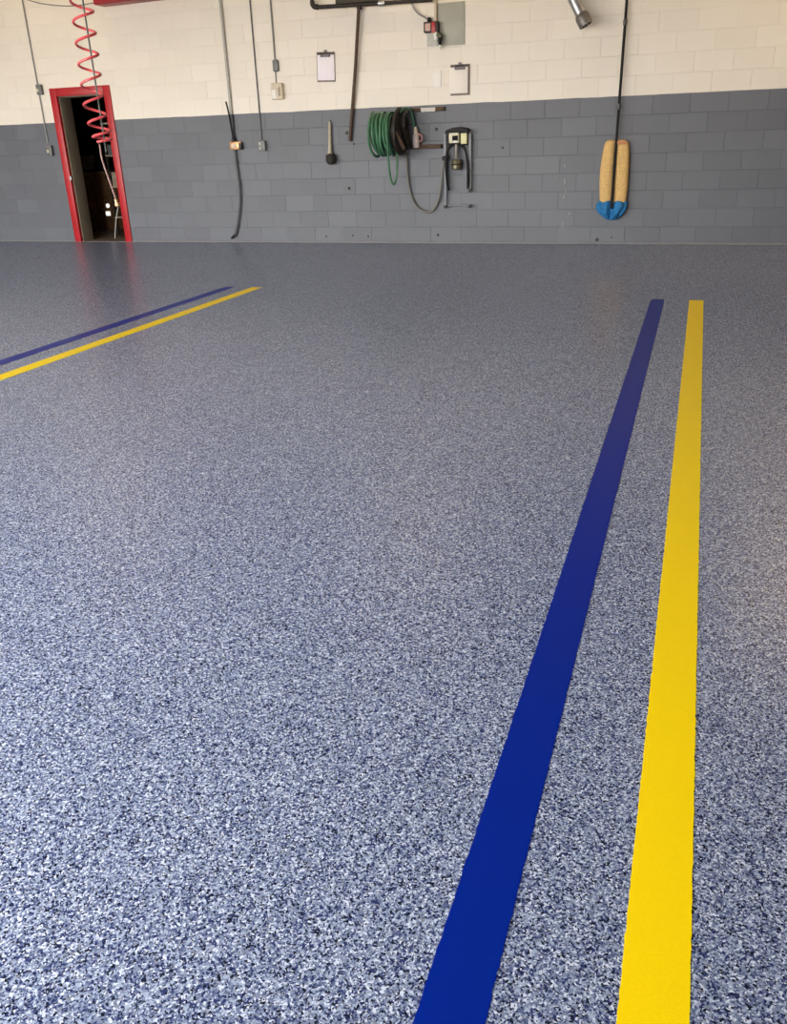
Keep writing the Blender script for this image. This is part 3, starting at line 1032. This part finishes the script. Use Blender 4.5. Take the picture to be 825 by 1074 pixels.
# ================================================================== PUMP RACK
b = PW(481, 217)
t = thing('pump_rack', 'steel tube rack with cream gauges under a black hood and two black hoses', 'pump rack', b)
xlr = (PW(467.3, 142, 0.05).x + PW(466.6, 216, 0.05).x) / 2
xrr = PW(493, 170, 0.05).x
box('rail', xlr - 0.014, xlr + 0.014, D - 0.065, D - 0.04, PW(467, 217.5, 0.05).z, PW(467, 140, 0.05).z, M_RAIL, t, 0.003)
box('rail', xrr - 0.016, xrr + 0.016, D - 0.075, D - 0.04, PW(492.5, 200, 0.05).z, PW(494, 138, 0.05).z, M_RAIL, t, 0.003)
zb2 = PW(480, 215.5, 0.05).z
tube('bottom_bar', [(xlr, D - 0.05, zb2), (PW(494, 215, 0.05).x, D - 0.05, zb2)], 0.011, M_RAIL, t, 8)
for px, py in ((467, 217), (492.5, 216.5), (492.6, 200)):
    lathe('rail_end', [(0, 0), (0.022, 0), (0.02, 0.02), (0, 0.024)], PW(px, py, 0.075), (0, -1, 0), M_DARK, t, 10)
for px, py in ((468, 141), (467, 216), (493.5, 140), (492.6, 198)):
    q = PW(px, py, 0.05)
    box('standoff', q.x - 0.012, q.x + 0.012, D - 0.045, D, q.z - 0.012, q.z + 0.012, M_RAIL, t, 0.002)
# back board and hood
bl, br = PW(469.5, 150, 0.06).x, PW(491.5, 150, 0.06).x
zt2, zb3 = PW(481, 138, 0.06).z, PW(481, 152.5, 0.06).z
box('back_board', bl, br, D - 0.06, D - 0.03, zb3, zt2, M_BLACK, t, 0.005)
bm = bmesh.new()
n = 10
rows = []
for i in range(n + 1):
    u = i / n
    x = bl - 0.01 + (br - bl + 0.02) * u
    z = zt2 + 0.01 + 0.03 * math.sin(math.pi * u) ** 0.5
    rows.append([bm.verts.new((x, D - 0.15, z)), bm.verts.new((x, D - 0.03, z + 0.01)), bm.verts.new((x, D - 0.03, z - 0.03)), bm.verts.new((x, D - 0.15, z - 0.04))])
for A, B in zip(rows, rows[1:]):
    for k in range(4):
        bm.faces.new((A[k], A[(k + 1) % 4], B[(k + 1) % 4], B[k]))
bm.faces.new(rows[0])
bm.faces.new(rows[-1])
mesh_obj('hood', bm, M_BLACK, t)
g = rbox('gauge_housing', 470.5, 480.8, 139.2, 150.2, 0.06, 0.13, pm('pale_cream', (0.66, 0.62, 0.44), 0.5), t, 0.008)
d_ = rbox('gauge_dial', 473.8, 479.8, 142.3, 147.6, 0.128, 0.140, pm('matte_black', (0.008, 0.008, 0.008), 0.8, ior=1.3), g, 0.006)
rbox('gauge_face', 475.4, 479.2, 147.2, 149.6, 0.129, 0.137, M_WHITE, g, 0.003)
rbox('meter_box', 482.8, 489.2, 139.5, 151, 0.06, 0.125, pm('pale_yellow', (0.70, 0.66, 0.36), 0.5), t, 0.006)
# filter column
q = PW(478.5, 153, 0.09)
z_b = PW(478.5, 178, 0.09).z
hh = q.z - z_b
lathe('filter_neck', [(0.022, 0), (0.026, -0.02), (0.026, -hh * 0.55), (0.03, -hh * 0.58)], (q.x, q.y, q.z + 0.02), (0, 0, 1), pm('dull_pewter', (0.22, 0.20, 0.19), 0.4, 0.5), t, 12)
lathe('filter_bowl', [(0, 0.0), (0.05, 0.0), (0.062, 0.015), (0.062, hh * 0.36), (0.05, hh * 0.44), (0.0, hh * 0.44)], (q.x, q.y, z_b), (0, 0, 1), pm('olive_brass', (0.13, 0.115, 0.07), 0.4, 0.4), t, 16)
lathe('filter_ring', [(0.064, 0), (0.068, 0.008), (0.064, 0.016)], (q.x, q.y, z_b + hh * 0.2), (0, 0, 1), M_DARK, t, 16)
tube('black_hose', [PW(475, 152, 0.10), PW(470.2, 156, 0.11), PW(468, 166, 0.11), PW(467.8, 180, 0.11), PW(469, 192, 0.10), PW(470.6, 200, 0.09)], 0.0165, M_BLACK, t, 8, 6)
tube('black_hose', [PW(483.5, 152, 0.10), PW(487.5, 157, 0.11), PW(489.8, 167, 0.11), PW(490.6, 180, 0.11), PW(490.4, 198, 0.09)], 0.0155, M_BLACK, t, 8, 6)
lathe('inlet_valve', [(0, -0.03), (0.024, -0.03), (0.028, 0.0), (0.024, 0.035), (0, 0.035)], PW(466.3, 166, 0.08), (1, 0, 0.3), M_DARK, t, 10)

# ================================================================== STEEL PIPE STUB HIGH ON THE WALL
e0 = PW(614.5, 26.5, 0.26)                  # open end
e1 = PW(590, -25, 0.21)
dr = (e1 - e0)
ln = dr.length
t = thing('pipe_stub', 'shiny steel pipe slanting down the cream wall, open end with a collar', 'pipe', e0)
lathe('pipe', [(0.05, 0.1), (0.062, 0.1), (0.062, ln + 0.9), (0.05, ln + 0.9)], e0, dr, M_STEEL, t, 20)
lathe('collar', [(0.050, 0.0), (0.076, 0.0), (0.078, 0.02), (0.078, 0.09), (0.070, 0.12), (0.062, 0.13)], e0, dr, pm('dull_steel', (0.20, 0.19, 0.18), 0.45, 0.6), t, 20)
lathe('pipe_bore', [(0.050, 0.0), (0.050, 0.25), (0.0, 0.25)], e0, dr, M_DARK, t, 20)
lathe('inner_ring', [(0.022, 0.006), (0.03, 0.006), (0.03, 0.03), (0.022, 0.03), (0.022, 0.006)], e0, dr, M_STEEL, t, 16)
for k in (0.35, 0.8):
    p = e0 + dr.normalized() * (ln * 0 + k + 0.35)
    tube('wall_strut', [p, (p.x, D - 0.006, p.z)], 0.014, M_STEEL, t, 8)

# ================================================================== MOP ON A LONG BLACK POLE
b = PW(641, 231)
t = thing('long_mop', 'yellow padded mop with blue crumpled end hung head down on a long black pole', 'mop', b)
pa, pb = PW(640.9, 219, 0.16), PW(657.2, -2, 0.06)
d_ = (pb - pa)
pole_top = pa + d_ * ((3.9 - pa.z) / d_.z)
# keep the pole clear of the wall above the frame
pole_top.y = min(pole_top.y, D - 0.03)
tube('pole', [pa, pb, pole_top], 0.0155, M_BLACK, t, 10)
for px, py in ((653.6, 21.5), (648.4, 107.5)):
    u = (py - 219) / (-2 - 219)
    p = pa + d_ * u
    lathe('pole_joint', [(0.016, -0.03), (0.023, -0.025), (0.023, 0.025), (0.016, 0.03)], p, d_, pm('joint_grey', (0.09, 0.08, 0.08), 0.4, 0.4), t, 12)


def pad(px_l, px_r, name):
    """one lobe of the pad: px_l/px_r are lists of (py, px) outline points"""
    bm = bmesh.new()
    rings = []
    seg = 14
    pys = [146.5, 149, 153, 160, 170, 182, 195, 205, 211, 213.5]
    for i, py in enumerate(pys):
        def lerp(tab):
            for (y0, x0), (y1, x1) in zip(tab, tab[1:]):
                if y0 <= py <= y1:
                    return x0 + (x1 - x0) * (py - y0) / (y1 - y0)
            return tab[0][1] if py < tab[0][0] else tab[-1][1]
        l, r = PW(lerp(px_l), py, 0.08), PW(lerp(px_r), py, 0.08)
        k = (0.45, 0.72, 0.9, 1, 1.06, 1.06, 1.03, 1.0, 0.93, 0.7)[i]
        cx, hw, cz_ = (l.x + r.x) / 2, (r.x - l.x) / 2, (l.z + r.z) / 2
        dp = 0.062 * k
        ring = []
        for s in range(seg):
            a = 2 * math.pi * s / seg
            w = 1 + 0.05 * math.sin(5 * a + py * 0.21) + 0.03 * math.sin(py * 0.6 + s)
            ring.append(bm.verts.new((cx + math.copysign(abs(math.cos(a)) ** 0.75, math.cos(a)) * hw, D - 0.075 - math.sin(a) * dp * w, cz_)))
        rings.append(ring)
    for A, B in zip(rings, rings[1:]):
        for s in range(seg):
            bm.faces.new((A[s], A[(s + 1) % seg], B[(s + 1) % seg], B[s]))
    bm.faces.new(rings[0])
    bm.faces.new(rings[-1])
    o = mesh_obj(name, bm, M_YEL, t)
    sub = o.modifiers.new('sub', 'SUBSURF')
    sub.levels = sub.render_levels = 1
    return o


pad([(146, 637), (150, 633.5), (160, 631.5), (175, 628.8), (190, 628), (205, 628.2), (213, 628.6)],
    [(146, 645.5), (160, 645), (190, 643), (213, 641)], 'pad_lobe')
pad([(146, 645.5), (160, 645), (190, 643), (213, 641)],
    [(146, 655.5), (148, 658.5), (153, 659.8), (170, 659.6), (195, 658.4), (213, 656.2)], 'pad_lobe')
o = rbox('pad_tab', 646.5, 656.5, 148, 151.5, 0.128, 0.138, pm('rust_fabric', (0.50, 0.22, 0.10), 0.8), t, 0.004)
# blue crumpled end: pleated cloth gathered towards the bottom, split by the pole
bm = bmesh.new()
rings = []
seg = 44
rows = [(210.5, 629.5, 655.5, 0.6), (212, 626.5, 657, 0.95), (215, 625, 657.3, 1.1), (219, 625.3, 656, 1.15), (223, 627.5, 653.5, 1.1), (226.5, 631, 650.5, 0.95), (229, 634.5, 647.5, 0.7), (230.3, 638, 644.5, 0.35)]
for i, (py, x0, x1, k) in enumerate(rows):
    l, r_ = PW(x0, py, 0.08), PW(x1, py, 0.08)
    cx, hw, cz_ = (l.x + r_.x) / 2, (r_.x - l.x) / 2, (l.z + r_.z) / 2
    ring = []
    for q in range(seg):
        a = 2 * math.pi * q / seg
        tw = 0.35 * math.sin(i * 0.9)
        pleat = 1 + 0.30 * math.sin(7 * a + tw * 4 + 0.8) + 0.12 * math.sin(15 * a + 1.7 * i)
        notch = 1 - 0.75 * math.exp(-((math.cos(a) + 0.02) / 0.14) ** 2) * (1 if math.sin(a) > 0 and i < 6 else 0)
        dp = 0.068 * k * pleat * notch
        if math.sin(a) < 0:
            dp = min(dp, 0.078)
        ring.append(bm.verts.new((cx + math.cos(a) * hw * (1 + 0.04 * math.sin(9 * a)), D - 0.088 - math.sin(a) * dp, cz_ + 0.012 * math.sin(7 * a + i))))
    rings.append(ring)
for A, B in zip(rings, rings[1:]):
    for q in range(seg):
        bm.faces.new((A[q], A[(q + 1) % seg], B[(q + 1) % seg], B[q]))
bm.faces.new(rings[0])
bm.faces.new(rings[-1])
o = mesh_obj('blue_fringe', bm, M_BLUEF, t)
sub = o.modifiers.new('sub', 'SUBSURF')
sub.levels = sub.render_levels = 1
